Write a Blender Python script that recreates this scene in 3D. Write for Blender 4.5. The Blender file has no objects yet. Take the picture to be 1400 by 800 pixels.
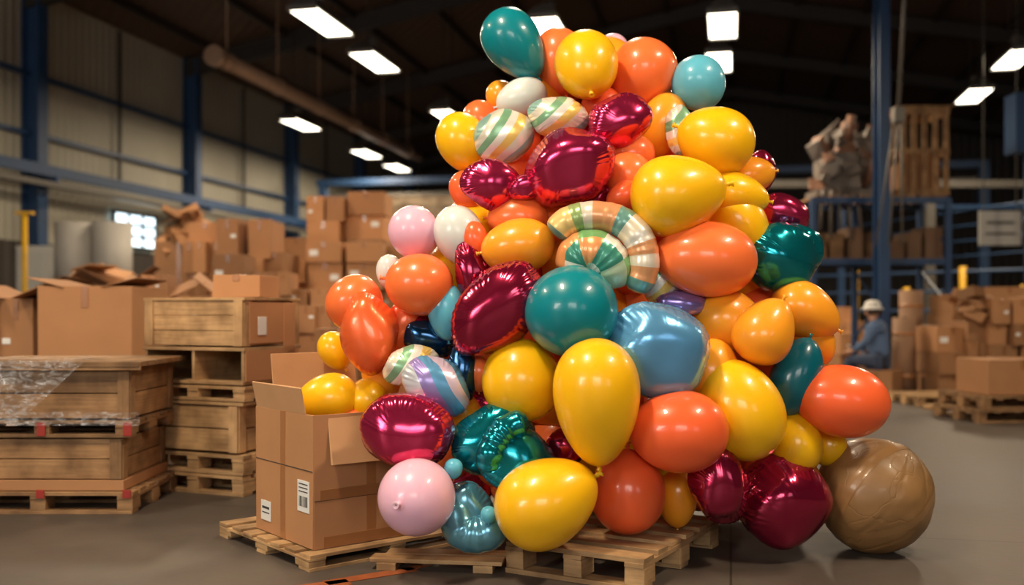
import bpy, math, random
from mathutils import Vector, Matrix, Euler, noise
random.seed(7)
TH = math.radians(12.4)          # camera heading relative to the hall's long axis
F = 1361.0; EYE = 1.2
def X(px, d): return (px-700)/F*d
def Z(py, d): return EYE+(425-py)/F*d
RZ = Matrix.Rotation(TH, 4, 'Z')
def c2w(v): return RZ @ Vector(v)
COL = bpy.context.scene.collection

# ------------------------------------------------------------------ materials
def lin(c):
    o = []
    for v in c:
        v /= 255.0
        o.append(v/12.92 if v <= .04045 else ((v+.055)/1.055)**2.4)
    return (*o, 1)
def newmat(name):
    m = bpy.data.materials.new(name); m.use_nodes = True
    nt = m.node_tree; b = nt.nodes['Principled BSDF']
    return m, nt, b
def N(nt, t, **kw):
    n = nt.nodes.new(t)
    for k, v in kw.items():
        if k in n.inputs: n.inputs[k].default_value = v
        else: setattr(n, k, v)
    return n
def mixcol(nt, a, b, fac, mode='MIX'):
    n = nt.nodes.new('ShaderNodeMix'); n.data_type = 'RGBA'; n.blend_type = mode
    for sock, val in ((n.inputs[0], fac), (n.inputs[6], a), (n.inputs[7], b)):
        if hasattr(val, 'is_linked'): nt.links.new(val, sock)
        else: sock.default_value = val
    return n.outputs[2]
def simple(name, col, rough=.5, metal=0, coat=0, sss=0, var=.0, vscale=6, bump=0, bscale=40, tint=False, spec=.5):
    m, nt, b = newmat(name)
    c = lin(col)
    b.inputs['Roughness'].default_value = rough
    b.inputs['Metallic'].default_value = metal
    b.inputs['Coat Weight'].default_value = coat
    b.inputs['Coat Roughness'].default_value = .08
    b.inputs['Specular IOR Level'].default_value = spec
    if sss:
        b.inputs['Subsurface Weight'].default_value = sss
        b.inputs['Subsurface Radius'].default_value = (.12, .08, .05)
        b.inputs['Subsurface Scale'].default_value = .6
    tc = N(nt, 'ShaderNodeTexCoord')
    out = None
    if var or bump or tint:
        nz = N(nt, 'ShaderNodeTexNoise', Scale=vscale, Detail=5.0)
        nt.links.new(tc.outputs['Object'], nz.inputs['Vector'])
        dark = tuple(v*(1-var) for v in c[:3])+(1,)
        lite = tuple(min(1, v*(1+var)) for v in c[:3])+(1,)
        out = mixcol(nt, dark, lite, nz.outputs['Fac'])
    else:
        r = N(nt, 'ShaderNodeRGB'); r.outputs[0].default_value = c; out = r.outputs[0]
    if tint:
        at = N(nt, 'ShaderNodeAttribute'); at.attribute_name = 'tint'
        out = mixcol(nt, out, at.outputs['Color'], 1.0, 'MULTIPLY')
    nt.links.new(out, b.inputs['Base Color'])
    if bump:
        n2 = N(nt, 'ShaderNodeTexNoise', Scale=bscale, Detail=4.0)
        nt.links.new(tc.outputs['Object'], n2.inputs['Vector'])
        bp = N(nt, 'ShaderNodeBump', Strength=bump, Distance=.01)
        nt.links.new(n2.outputs['Fac'], bp.inputs['Height'])
        nt.links.new(bp.outputs['Normal'], b.inputs['Normal'])
    return m
def woodmat(name, col, var=.45):
    m, nt, b = newmat(name); c = lin(col)
    uv = N(nt, 'ShaderNodeTexCoord')
    mp = N(nt, 'ShaderNodeMapping'); mp.inputs['Scale'].default_value = (1.5, 28, 1)
    nt.links.new(uv.outputs['UV'], mp.inputs['Vector'])
    nz = N(nt, 'ShaderNodeTexNoise', Scale=2.0, Detail=6.0, Distortion=.6)
    nt.links.new(mp.outputs['Vector'], nz.inputs['Vector'])
    dark = tuple(v*(1-var) for v in c[:3])+(1,); lite = tuple(min(1, v*(1+var)) for v in c[:3])+(1,)
    o = mixcol(nt, dark, lite, nz.outputs['Fac'])
    n3 = N(nt, 'ShaderNodeTexNoise', Scale=5.0, Detail=5.0)
    nt.links.new(uv.outputs['Object'], n3.inputs['Vector'])
    rp = N(nt, 'ShaderNodeValToRGB'); rp.color_ramp.elements[0].position = .35; rp.color_ramp.elements[1].position = .65
    rp.color_ramp.elements[0].color = (.5, .46, .42, 1); rp.color_ramp.elements[1].color = (1, 1, 1, 1)
    nt.links.new(n3.outputs['Fac'], rp.inputs['Fac'])
    o = mixcol(nt, o, rp.outputs['Color'], 1.0, 'MULTIPLY')
    at = N(nt, 'ShaderNodeAttribute'); at.attribute_name = 'tint'
    o = mixcol(nt, o, at.outputs['Color'], 1.0, 'MULTIPLY')
    nt.links.new(o, b.inputs['Base Color']); b.inputs['Roughness'].default_value = .75
    bp = N(nt, 'ShaderNodeBump', Strength=.35, Distance=.006)
    nt.links.new(nz.outputs['Fac'], bp.inputs['Height']); nt.links.new(bp.outputs['Normal'], b.inputs['Normal'])
    return m
WOOD = woodmat('pallet_wood', (194, 156, 110))
WOODD = woodmat('crate_wood', (162, 124, 84))
CARD = simple('cardboard', (178, 128, 86), .8, var=.16, vscale=3, bump=.15, bscale=9, tint=True)
CARDI = simple('cardboard_inside', (196, 150, 106), .8, var=.1, bump=.1, bscale=12, tint=True)
TAPE = simple('packing_tape', (160, 108, 66), .28, coat=.3, var=.08, tint=True)
LABEL = simple('paper_label', (225, 225, 222), .6)
INK = simple('label_ink', (50, 48, 46), .6)
RED = simple('red_paint', (150, 40, 30), .6, var=.2)
BLUE = simple('blue_steel_paint', (36, 66, 104), .5, var=.25, vscale=2)
GREY = simple('grey_steel', (104, 100, 94), .5, metal=.3, var=.2)
DARK = simple('dark_steel', (44, 38, 34), .6, var=.3)
YEL = simple('yellow_safety_paint', (215, 165, 25), .5, var=.15)
WHT = simple('white_paint', (185, 183, 176), .5, var=.06)
PAPER = simple('kraft_paper', (136, 102, 76), .75, var=.25, vscale=5, bump=.8, bscale=9)
SACK = simple('woven_sack', (150, 132, 112), .8, var=.25, bump=.5, bscale=12)

def emit(name, col, s):
    m, nt, b = newmat(name)
    b.inputs['Base Color'].default_value = (.8, .8, .8, 1)
    b.inputs['Emission Color'].default_value = (*col, 1); b.inputs['Emission Strength'].default_value = s
    return m
LAMP = emit('lamp_diffuser', (1, .9, .72), 7)
SKYW = emit('daylight_glazing', (.9, .94, 1), 2.6)

# ------------------------------------------------------------------ mesh builder
class MB:
    def __init__(s): s.V = []; s.F = []; s.M = []; s.T = []; s.UV = []; s.S = []
    def box(s, c, size, mat=0, tint=None, rot=None, jit=0, taper=1.0):
        if tint is None: tint = random.uniform(.75, 1.1)
        R = rot.to_matrix() if isinstance(rot, Euler) else (rot if rot else Matrix.Identity(3))
        c = Vector(c); h = [v/2 for v in size]; b = len(s.V); loc = []
        for i in range(8):
            sg = (1 if i & 1 else -1, 1 if i & 2 else -1, 1 if i & 4 else -1)
            k = taper if sg[2] > 0 else 1
            l = Vector((sg[0]*h[0]*k, sg[1]*h[1]*k, sg[2]*h[2])); loc.append(l)
            s.V.append(c+R @ l+Vector([random.uniform(-jit, jit) for _ in range(3)]))
        la = max(range(3), key=lambda i: size[i]); off = random.uniform(0, 9)
        for q, ax in (((0, 2, 3, 1), 2), ((4, 5, 7, 6), 2), ((0, 1, 5, 4), 1), ((2, 6, 7, 3), 1), ((0, 4, 6, 2), 0), ((1, 3, 7, 5), 0)):
            s.F.append([b+i for i in q]); s.M.append(mat); s.T.append(tint); s.S.append(False)
            axes = [i for i in range(3) if i != ax]
            if la in axes: u = la; v = [i for i in axes if i != la][0]
            else: u, v = axes
            s.UV.append([(loc[i][u]+off, loc[i][v]+off) for i in q])
    def grid(s, rows, closed=True, mat=0, tint=1.0, smooth=True, caps=False):
        b = len(s.V); n = len(rows[0])
        for r in rows: s.V += [Vector(p) for p in r]
        for i in range(len(rows)-1):
            for j in range(n if closed else n-1):
                k = (j+1) % n
                s.F.append([b+i*n+j, b+i*n+k, b+(i+1)*n+k, b+(i+1)*n+j]); s.M.append(mat); s.T.append(tint); s.S.append(smooth)
                s.UV.append([(j/n, i), ((j+1)/n, i), ((j+1)/n, i+1), (j/n, i+1)])
        if caps:
            for i, rev in ((0, True), (len(rows)-1, False)):
                f = [b+i*n+j for j in range(n)]
                if rev: f.reverse()
                s.F.append(f); s.M.append(mat); s.T.append(tint); s.S.append(False); s.UV.append([(0, 0)]*n)
    def cyl(s, p0, p1, r, mat=0, seg=16, tint=1.0, r2=None):
        p0 = Vector(p0); p1 = Vector(p1); q = (p1-p0).to_track_quat('Z', 'Y'); r2 = r if r2 is None else r2
        rows = []
        for p, rr in ((p0, r), (p1, r2)):
            rows.append([p+q @ Vector((rr*math.cos(2*math.pi*j/seg), rr*math.sin(2*math.pi*j/seg), 0)) for j in range(seg)])
        s.grid(rows, mat=mat, tint=tint, caps=True)
    def mesh(s, name, mats):
        me = bpy.data.meshes.new(name)
        me.from_pydata([tuple(v) for v in s.V], [], s.F)
        for m in mats: me.materials.append(m)
        me.polygons.foreach_set('material_index', s.M); me.polygons.foreach_set('use_smooth', s.S)
        a = me.attributes.new('tint', 'FLOAT', 'FACE'); a.data.foreach_set('value', s.T)
        uv = me.uv_layers.new(name='UVMap')
        flat = []
        for u in s.UV:
            for p in u: flat += [p[0], p[1]]
        uv.data.foreach_set('uv', flat)
        me.update()
        return me
def put(name, me, loc=(0, 0, 0), rot=0, parent=None, frame='cam', bevel=0, M=None):
    if isinstance(me, tuple): me = me[0].mesh(name, me[1])
    o = bpy.data.objects.new(name, me); COL.objects.link(o)
    if parent: o.parent = parent; o.location = loc; o.rotation_euler = (0, 0, rot)
    elif frame == 'cam': o.location = c2w(loc); o.rotation_euler = (0, 0, rot+TH)
    else: o.location = loc; o.rotation_euler = (0, 0, rot)
    if M is not None: o.rotation_mode = 'QUATERNION'; o.rotation_quaternion = M
    if bevel:
        b = o.modifiers.new('bevel', 'BEVEL'); b.width = bevel; b.segments = 2; b.limit_method = 'ANGLE'
    return o
def empty(name, loc, rot=0, frame='cam'):
    o = bpy.data.objects.new(name, None); COL.objects.link(o); o.empty_display_size = .2
    if frame == 'cam': o.location = c2w(loc); o.rotation_euler = (0, 0, rot+TH)
    else: o.location = loc; o.rotation_euler = (0, 0, rot)
    return o

# ------------------------------------------------------------------ room shell (hall axes)
XL, XR, YF, YB, ZE, SL = -14.0, 14.0, -8.0, 44.0, 7.8, .19
def zc(x): return ZE+(14-abs(x))*SL
def corrug(name, col, sc, var=.25):
    m, nt, b = newmat(name); c = lin(col)
    tc = N(nt, 'ShaderNodeTexCoord')
    nz = N(nt, 'ShaderNodeTexNoise', Scale=.5, Detail=6.0); nt.links.new(tc.outputs['Object'], nz.inputs['Vector'])
    o = mixcol(nt, tuple(v*(1-var) for v in c[:3])+(1,), tuple(v*(1+var) for v in c[:3])+(1,), nz.outputs['Fac'])
    sep = N(nt, 'ShaderNodeSeparateXYZ'); nt.links.new(tc.outputs['Object'], sep.inputs[0])
    ad = N(nt, 'ShaderNodeMath', operation='ADD'); nt.links.new(sep.outputs[0], ad.inputs[0]); nt.links.new(sep.outputs[1], ad.inputs[1])
    mu = N(nt, 'ShaderNodeMath', operation='MULTIPLY'); nt.links.new(ad.outputs[0], mu.inputs[0]); mu.inputs[1].default_value = sc
    si = N(nt, 'ShaderNodeMath', operation='SINE'); nt.links.new(mu.outputs[0], si.inputs[0])
    bp = N(nt, 'ShaderNodeBump', Strength=.4, Distance=.025); nt.links.new(si.outputs[0], bp.inputs['Height'])
    nt.links.new(bp.outputs['Normal'], b.inputs['Normal']); nt.links.new(o, b.inputs['Base Color'])
    b.inputs['Roughness'].default_value = .6
    return m
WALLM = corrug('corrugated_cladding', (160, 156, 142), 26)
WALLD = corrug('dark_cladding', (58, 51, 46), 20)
ROOFM = corrug('roof_sheeting', (82, 63, 50), 14)
m, nt, b = newmat('concrete_floor')
tc = N(nt, 'ShaderNodeTexCoord')
n1 = N(nt, 'ShaderNodeTexNoise', Scale=.6, Detail=8.0, Roughness=.65); n2 = N(nt, 'ShaderNodeTexNoise', Scale=14.0, Detail=6.0)
for n in (n1, n2): nt.links.new(tc.outputs['Object'], n.inputs['Vector'])
rp = N(nt, 'ShaderNodeValToRGB'); e = rp.color_ramp.elements
e[0].position = .3; e[0].color = lin((64, 57, 52)); e[1].position = .72; e[1].color = lin((98, 88, 80))
nt.links.new(n1.outputs['Fac'], rp.inputs['Fac'])
o = mixcol(nt, rp.outputs['Color'], n2.outputs['Color'], .12, 'OVERLAY')
br = N(nt, 'ShaderNodeTexBrick'); br.inputs['Scale'].default_value = 1; br.inputs['Mortar Size'].default_value = .006
br.inputs['Brick Width'].default_value = 4.2; br.inputs['Row Height'].default_value = 3.1; br.offset = 0
br.inputs['Color1'].default_value = (1, 1, 1, 1); br.inputs['Color2'].default_value = (.95, .95, .95, 1); br.inputs['Mortar'].default_value = (.4, .4, .4, 1)
nt.links.new(tc.outputs['Object'], br.inputs['Vector'])
o = mixcol(nt, o, br.outputs['Color'], 1.0, 'MULTIPLY')
nt.links.new(o, b.inputs['Base Color'])
rr = N(nt, 'ShaderNodeMapRange'); rr.inputs['To Min'].default_value = .36; rr.inputs['To Max'].default_value = .65
nt.links.new(n1.outputs['Fac'], rr.inputs['Value']); nt.links.new(rr.outputs[0], b.inputs['Roughness'])
b.inputs['Specular IOR Level'].default_value = .35
bp = N(nt, 'ShaderNodeBump', Strength=.12, Distance=.01); nt.links.new(n2.outputs['Fac'], bp.inputs['Height']); nt.links.new(bp.outputs['Normal'], b.inputs['Normal'])
FLOORM = m
def slab(name, x0, x1, y0, y1, z0, z1, mats):
    q = MB(); q.box((0, 0, 0), (x1-x0, y1-y0, z1-z0), tint=1); return put(name, (q, mats), ((x0+x1)/2, (y0+y1)/2, (z0+z1)/2), frame='w')
slab('floor', XL-.2, XR+.2, YF-.2, YB+.2, -.2, 0, [FLOORM])
slab('wall_left', XL-.2, XL, YF, YB, 0, ZE, [WALLM])
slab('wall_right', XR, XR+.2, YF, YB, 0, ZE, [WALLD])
def gable(name, y0, y1, mat):
    q = MB(); a = [(XL, 0), (XR, 0), (XR, ZE), (0, zc(0)), (XL, ZE)]
    q.grid([[(x, y0, z) for x, z in a], [(x, y1, z) for x, z in a]], smooth=False, caps=True)
    return put(name, (q, [mat]), frame='w')
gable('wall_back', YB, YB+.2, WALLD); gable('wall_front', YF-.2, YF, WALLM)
q = MB(); t = .15
q.grid([[(XL-.2, y, ZE), (0, y, zc(0)), (XR+.2, y, ZE), (XR+.2, y, ZE+t), (0, y, zc(0)+t), (XL-.2, y, ZE+t)] for y in (YF-.2, YB+.2)], smooth=False, caps=True)
put('ceiling', (q, [ROOFM]), frame='w')
q = MB(); ang = math.atan(SL)
ys = [-.5, 5.55, 11.6, 17.65, 23.7, 29.75, 35.8, 41.8]
for y in ys:
    for sx in (-1, 1):
        L = 14/math.cos(ang)
        q.box((sx*7, y, zc(7)-.28), (L, .22, .4), rot=Euler((0, sx*ang, 0)), tint=1)
for k in range(-7, 8):
    x = k*1.85
    q.box((x, 18, zc(x)-.1), (.09, 51.5, .16), tint=1)
put('roof_trusses', (q, [DARK]), frame='w')
q = MB()
for y in ys:
    q.box((XL+.2, y, ZE/2), (.38, .06, ZE), tint=1); q.box((XL+.38, y, ZE/2), (.04, .3, ZE), tint=1); q.box((XL+.03, y, ZE/2), (.04, .3, ZE), tint=1)
put('trim_left_columns', (q, [BLUE]), frame='w')
q = MB()
for z in (4.8, 6.0): q.box((XL+.1, 18, z), (.1, 51.8, .09), 0, tint=1)
for y in ys: q.box((XL+.12, y+3, 5.9), (.06, .06, 3.6), 1, tint=1)
put('trim_left_girts', (q, [BLUE, DARK]), frame='w')
q = MB()
q.box((XL+.65, 18, 4.0), (.14, 51.5, .22), 0, 1); q.box((XL+.72, 18, 3.72), (.2, 51.5, .1), 1, 1)
for y in ys: q.box((XL+.5, y, 3.85), (.5, .1, .12), 0, 1)
put('wall_cable_tray', (q, [BLUE, GREY]), frame='w')
slab('trim_lower_left', XL, XL+.06, YF, YB, 0, 2.6, [WALLD])
def window(name, c, w, h, axis, nx, nz, mat):
    q = MB(); fr = .07
    def B(u, v, su, sv, dp, mi):
        if axis == 'x': q.box((0, u, v), (dp, su, sv), mi, 1)
        else: q.box((u, 0, v), (su, dp, sv), mi, 1)
    B(0, 0, w, h, .03, 1)
    for i in range(nx+1): B(-w/2+i*w/nx, 0, fr, h+fr, .09, 0)
    for i in range(nz+1): B(0, -h/2+i*h/nz, w+fr, fr, .09, 0)
    return put(name, (q, [DARK, mat]), c, frame='w')
window('window_1', (XL+.12, 21.25, 3.1), 1.7, .8, 'x', 3, 3, emit('bright_glazing', (.7, .9, 1), 2.6))
window('window_2', (-7.5, YF+.06, 4.2), 5, 3.4, 'y', 5, 3, SKYW)
window('window_3', (1.5, YF+.06, 4.2), 5, 3.4, 'y', 5, 3, SKYW)
window('window_4', (9.5, YF+.06, 4.2), 4, 3.4, 'y', 5, 3, SKYW)
def area(name, loc, tgt, sx, sy, P, col, parent=None):
    l = bpy.data.lights.new(name, 'AREA'); l.shape = 'RECTANGLE'; l.size = sx; l.size_y = sy; l.energy = P; l.color = col
    o = bpy.data.objects.new(name, l); COL.objects.link(o); o.location = loc
    o.rotation_euler = (Vector(tgt)-Vector(loc)).to_track_quat('-Z', 'Y').to_euler()
    if parent: o.parent = parent
    return o
for i, x in enumerate((-7.5, 1.5)):
    area('window_daylight', (x, YF+.2, 4.2), (x*.6, 6, 1.2), 4.6, 3.2, (620, 280)[i], (1, .9, .77))
# ------------------------------------------------------------------ ceiling lamps
lampmesh = None
def lamp(x, y, z=6.0, P=220):
    global lampmesh
    if lampmesh is None:
        q = MB(); w, l = .5, 1.6
        def ring(a, bb, zz): return [(-a, -bb, zz), (a, -bb, zz), (a, bb, zz), (-a, bb, zz)]
        q.grid([ring(w/2, l/2, 0), ring(w/2*.98, l/2*.98, .06), ring(w/4, l/2*.8, .22), ring(.06, l/2*.7, .26)], smooth=False, caps=True, mat=0)
        q.box((0, 0, -.012), (w*.9, l*.94, .02), 1, 1)
        q.box((0, -l/2, 0), (w, .02, .08), 0, 1); q.box((0, l/2, 0), (w, .02, .08), 0, 1)
        q.cyl((0, -.15, .24), (0, -.15, .4), .11, 0, 12)
        lampmesh = q
    e = empty('ceiling_lamp', (x, y, z), 0, 'w')
    put('lamp_housing', (lampmesh, [GREY, LAMP]), parent=e)
    q = MB(); hh = zc(x)-z-.05
    for yy in (-.4, .4): q.cyl((0, yy, .2), (0, yy, hh), .012, seg=6)
    put('hanger_rods', (q, [DARK]), parent=e)
    area('lamp_light', (0, 0, -.05), (0, 0, -1), .45, 1.35, P, (1, .8, .56), e)
for px, py in ((440, 30), (512, 84), (410, 170), (500, 210), (542, 229), (612, 158), (988, 34), (983, 84), (752, 40), (1332, 130), (1388, 80)):
    d = F*4.8/(425-py); p = c2w((X(px, d), d, 6)); lamp(p.x, p.y, 6, 200)
for x, y, P in ((-7, 4, 200), (-7.5, 11, 190), (-2.4, 2.2, 330), (-1.5, 9.0, 150), (3.2, 3.4, 290), (7, 10.5, 220)):
    lamp(x, y, 6, P)
q = MB(); a = c2w((X(292, 18.7), 18.7, 6)); bb = c2w((X(578, 31), 31, 6))
q.cyl((a.x, a.y, 0), (a.x, bb.y, 0), .15, seg=20); q.cyl((a.x, a.y-.02, 0), (a.x, a.y+.15, 0), .2, seg=20)
for k in range(6):
    yy = a.y+.5+k*2.2; q.cyl((a.x, yy, 0), (a.x, yy+.06, 0), .175, seg=20); q.cyl((a.x, yy, .1), (a.x, yy, zc(a.x)-6), .015, seg=6)
put('ventilation_pipe', (q, [simple('pipe_brown', (156, 128, 106), .4, metal=.2, var=.2)]), (0, 0, 6), frame='w')
q = MB()
q.box((-3, 30, 5.3), (20, .3, .2), 0, 1); q.box((-3, 30.2, 4.9), (20, .1, .12), 1, 1)
for x in (-12.8, -6.5, 6.9): q.box((x, 30.0, 2.65), (.25, .25, 5.3), 0, 1)
put('crane_girder', (q, [BLUE, GREY]), frame='w')

# ------------------------------------------------------------------ cardboard helpers
def cbox(mb, c, s, rot=0, tint=None, label=True, jit=.004, tilt=(0, 0)):
    if tint is None: tint = random.uniform(.6, 1.12)
    R = Euler((tilt[0], tilt[1], rot)).to_matrix(); c = Vector(c)
    mb.box(c, s, 0, tint, R, jit)
    tw = min(.06, s[0]*.15)
    mb.box(c+R @ Vector((0, 0, s[2]/2)), (tw, s[1]+.004, .006), 1, tint, R)
    for sy in (-1, 1): mb.box(c+R @ Vector((0, sy*(s[1]/2+.001), s[2]*.36)), (tw, .006, s[2]*.28), 1, tint, R)
    mb.box(c+R @ Vector((0, 0, s[2]/2-.002)), (.006, s[1]*.99, .007), 3, .4, R)
    if label and random.random() < .45:
        lw = min(.12, s[0]*.25)
        mb.box(c+R @ Vector((s[0]*random.choice((-.28, .28)), -s[1]/2-.001, s[2]*random.uniform(-.2, .15))), (lw, .006, lw*.7), 2, 1, R)
CM = [CARD, TAPE, LABEL, INK]
def column(mb, px0, px1, pyt, d, n, depth, rot=0, z0=0, off=(0, 0, 0), split=1, rj=.07):
    x0, x1 = X(px0, d), X(px1, d); top = Z(pyt, d); h = (top-z0)/n
    hs = [random.uniform(.75, 1.25) for _ in range(n)]; tot = sum(hs); z = z0
    for i in range(n):
        h = (top-z0)*hs[i]/tot
        sp = split if random.random() < .7 else split+1
        w = (x1-x0)/sp
        for k in range(sp):
            cbox(mb, (x0+w*(k+.5)-off[0]+random.uniform(-.02, .02), d+depth/2-off[1]+random.uniform(-.06, .06), z+h*.5), (w*random.uniform(.88, .98), depth*random.uniform(.8, 1), h*.995), rot+random.uniform(-rj, rj))
        z += h
def pallet(mb, c, L, W, H=.144, rot=0, m=0, tb=7):
    R = Euler((0, 0, rot)).to_matrix(); c = Vector(c); t = min(.022, H*.2)
    def P(p, s, mat=m): mb.box(c+R @ Vector(p), s, mat, None, R, .0015)
    bw = W/tb*.72
    for i in range(tb): P((random.uniform(-.006, .006), -W/2+bw/2+i*(W-bw)/(tb-1), H-t/2), (L, bw*random.uniform(.92, 1.02), t))
    for i in range(3):
        x = -L/2+.045+i*(L-.09)/2
        P((x, 0, H-t*1.5), (.09, W, t*.95))
        for j in range(3): P((x, -W/2+.07+j*(W-.14)/2, (H-t*2+t)/2), (.09, .13, H-3*t))
    for j in range(3): P((0, -W/2+.05+j*(W-.1)/2, t/2), (L, .1, t))
def crate(mb, c, s, rot=0, m=0, rows=3, lid=True):
    R = Euler((0, 0, rot)).to_matrix(); c = Vector(c); x, y, z = s; t = .02
    def P(p, q): mb.box(c+R @ Vector(p), q, m, None, R, .0015)
    h = z/rows
    for r in range(rows):
        zz = -z/2+h*(r+.5)
        for sy in (-1, 1): P((0, sy*(y/2-t/2-.012), zz), (x-.03, t, h*.95))
        for sx in (-1, 1): P((sx*(x/2-t/2-.012), 0, zz), (t, y-.06, h*.95))
    for sx in (-1, 1):
        for sy in (-1, 1): P((sx*(x/2-.04), sy*(y/2-.006), 0), (.07, .014, z)); P((sx*(x/2-.006), sy*(y/2-.05), 0), (.014, .07, z))
    if lid:
        n = 5
        for i in range(n): P((0, -y/2+y/n*(i+.5), z/2+.008), (x+.02, y/n*.96, .018))
    P((0, 0, -z/2+.01), (x-.06, y-.06, .018))

# ------------------------------------------------------------------ foreground pallets
q = MB(); pallet(q, (0, 0, 0), .68, 1.0, tb=6)
put('wooden_pallet', (q, [WOOD]), (.514, 4.83, 0), math.radians(-30), bevel=.002)
q = MB(); pallet(q, (0, 0, 0), .98, .98, H=.075, tb=7)
cA = Vector((-.93, 4.56, 0)); a40 = math.radians(40)
u = Vector((math.cos(a40), math.sin(a40), 0)); v = Vector((-math.sin(a40), math.cos(a40), 0))
put('wooden_pallet', (q, [WOOD]), cA+u*.49+v*.49, a40, bevel=.002)
q = MB()
for i, (x, y, r, l) in enumerate(((-.34, 4.62, -.03, .62), (-.3, 4.74, .02, .6))):
    q.box((x+.32, y-4.68, .045), (l, .1, .018), 0, None, Euler((0, 0, r)), .002)
for x in (-.25, .2): q.box((x, 0, .018), (.09, .24, .034), 0, None)
put('broken_pallet_boards', (q, [WOOD]), (-.32, 4.68, 0), math.radians(-6), bevel=.002)

def open_box():
    q = MB(); s = .62; h = .63; t = .007
    for p, d in (((s/2, 0, h/2), (s, t, h)), ((s/2, s, h/2), (s, t, h)), ((0, s/2, h/2), (t, s, h)), ((s, s/2, h/2), (t, s, h))):
        q.box(p, d, 0, 1.0, None, .002)
    q.box((s/2, s/2, .005), (s, s, .008), 0, .9)
    def flap(hinge, axis, ang, fl=.29, w=s*.97):
        R = Matrix.Rotation(ang, 3, axis)
        mid = Vector(hinge)+R @ Vector((0, 0, fl/2))
        sz = (w, t, fl) if axis == 'X' else (t, w, fl)
        q.box(mid, sz, 4, 1.0, R, .003)
    flap((s*.56, s, h), 'X', math.radians(-10), .27, s*.8)
    flap((s, s/2, h), 'Y', math.radians(20))
    flap((0, s*.55, h), 'Y', math.radians(-12), .13, s*.86)
    flap((s*.52, 0, h), 'X', math.radians(170), .24, s*.8)
    q.box((-.004, s*.5, h*.5), (.003, .055, h), 1, 1.02); q.box((s*.5, -.004, h*.42), (.055, .003, h*.84), 1, 1.0)
    q.box((-.005, s*.5, h*.58), (.003, s*.99, .004), 3, .5); q.box((s*.5, -.005, h*.36), (s*.99, .003, .004), 3, .5)
    q.box((s*.45, -.006, h*.40), (s*.8, .003, .05), 1, .95)
    q.box((-.006, s*.80, .11), (.003, .11, .1), 2, 1); q.box((-.008, s*.80, .125), (.002, .08, .012), 3, 1); q.box((-.008, s*.80, .10), (.002, .08, .006), 3, 1)
    q.box((-.006, .09, .24), (.003, .12, .15), 2, 1)
    for i in range(9): q.box((-.008, .05+i*.01, .215), (.002, random.choice((.003, .006)), .05), 3, 1)
    for i in range(3): q.box((-.008, .09, .262+i*.018), (.002, .09, .005), 3, 1)
    q.box((.3, -.006, .03), (.5, .003, .05), 1, .95)
    return q
put('open_cardboard_box', (open_box(), [CARD, TAPE, LABEL, INK, CARDI]), (-.93, 4.665, .078), math.radians(39), bevel=.0015)

# ------------------------------------------------------------------ balloons
def latex(name, col, rough=.3, sss=.2):
    m, nt, b = newmat(name); c = lin(col)
    b.inputs['Roughness'].default_value = rough; b.inputs['Coat Weight'].default_value = .4; b.inputs['Coat Roughness'].default_value = .05
    b.inputs['Specular IOR Level'].default_value = .35
    b.inputs['Subsurface Weight'].default_value = sss; b.inputs['Subsurface Radius'].default_value = (.14, .07, .03); b.inputs['Subsurface Scale'].default_value = .7
    tc = N(nt, 'ShaderNodeTexCoord'); nz = N(nt, 'ShaderNodeTexNoise', Scale=3.0, Detail=2.0); nt.links.new(tc.outputs['Object'], nz.inputs['Vector'])
    o = mixcol(nt, tuple(v*.93 for v in c[:3])+(1,), tuple(min(1, v*1.05) for v in c[:3])+(1,), nz.outputs['Fac'])
    nt.links.new(o, b.inputs['Base Color'])
    return m
def foil(name, col, rough=.17, metal=.8):
    m, nt, b = newmat(name); c = lin(col)
    b.inputs['Roughness'].default_value = rough; b.inputs['Metallic'].default_value = metal
    b.inputs['Coat Weight'].default_value = .5; b.inputs['Coat Roughness'].default_value = .05
    tc = N(nt, 'ShaderNodeTexCoord'); nz = N(nt, 'ShaderNodeTexNoise', Scale=5.0, Detail=2.0, Distortion=.3); nt.links.new(tc.outputs['Object'], nz.inputs['Vector'])
    bp = N(nt, 'ShaderNodeBump', Strength=.4, Distance=.014); nt.links.new(nz.outputs['Fac'], bp.inputs['Height']); nt.links.new(bp.outputs['Normal'], b.inputs['Normal'])
    b.inputs['Base Color'].default_value = c
    return m
def ramp(nt, src, cols):
    rp = N(nt, 'ShaderNodeValToRGB'); cr = rp.color_ramp; cr.interpolation = 'CONSTANT'
    for i, c in enumerate(cols):
        el = cr.elements[i] if i < 2 else cr.elements.new(i/len(cols))
        el.position = i/len(cols); el.color = lin(c)
    nt.links.new(src, rp.inputs['Fac']); return rp.outputs['Color']
def striped(name, cols, scale, axis=0, metal=.3, rotz=.5):
    m, nt, b = newmat(name)
    tc = N(nt, 'ShaderNodeTexCoord'); mp = N(nt, 'ShaderNodeMapping'); nt.links.new(tc.outputs['Object'], mp.inputs['Vector'])
    mp.inputs['Rotation'].default_value = (0, 0, rotz)
    nz = N(nt, 'ShaderNodeTexNoise', Scale=3.0, Detail=0.0); nt.links.new(mp.outputs['Vector'], nz.inputs['Vector'])
    sep = N(nt, 'ShaderNodeSeparateXYZ'); nt.links.new(mp.outputs['Vector'], sep.inputs[0])
    ma = N(nt, 'ShaderNodeMath', operation='MULTIPLY_ADD'); nt.links.new(sep.outputs[axis], ma.inputs[0]); ma.inputs[1].default_value = scale
    nt.links.new(nz.outputs['Fac'], ma.inputs[2])
    fr = N(nt, 'ShaderNodeMath', operation='FRACT'); nt.links.new(ma.outputs[0], fr.inputs[0])
    nt.links.new(ramp(nt, fr.outputs[0], cols), b.inputs['Base Color'])
    b.inputs['Metallic'].default_value = metal; b.inputs['Roughness'].default_value = .3; b.inputs['Coat Weight'].default_value = .3
    return m
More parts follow.
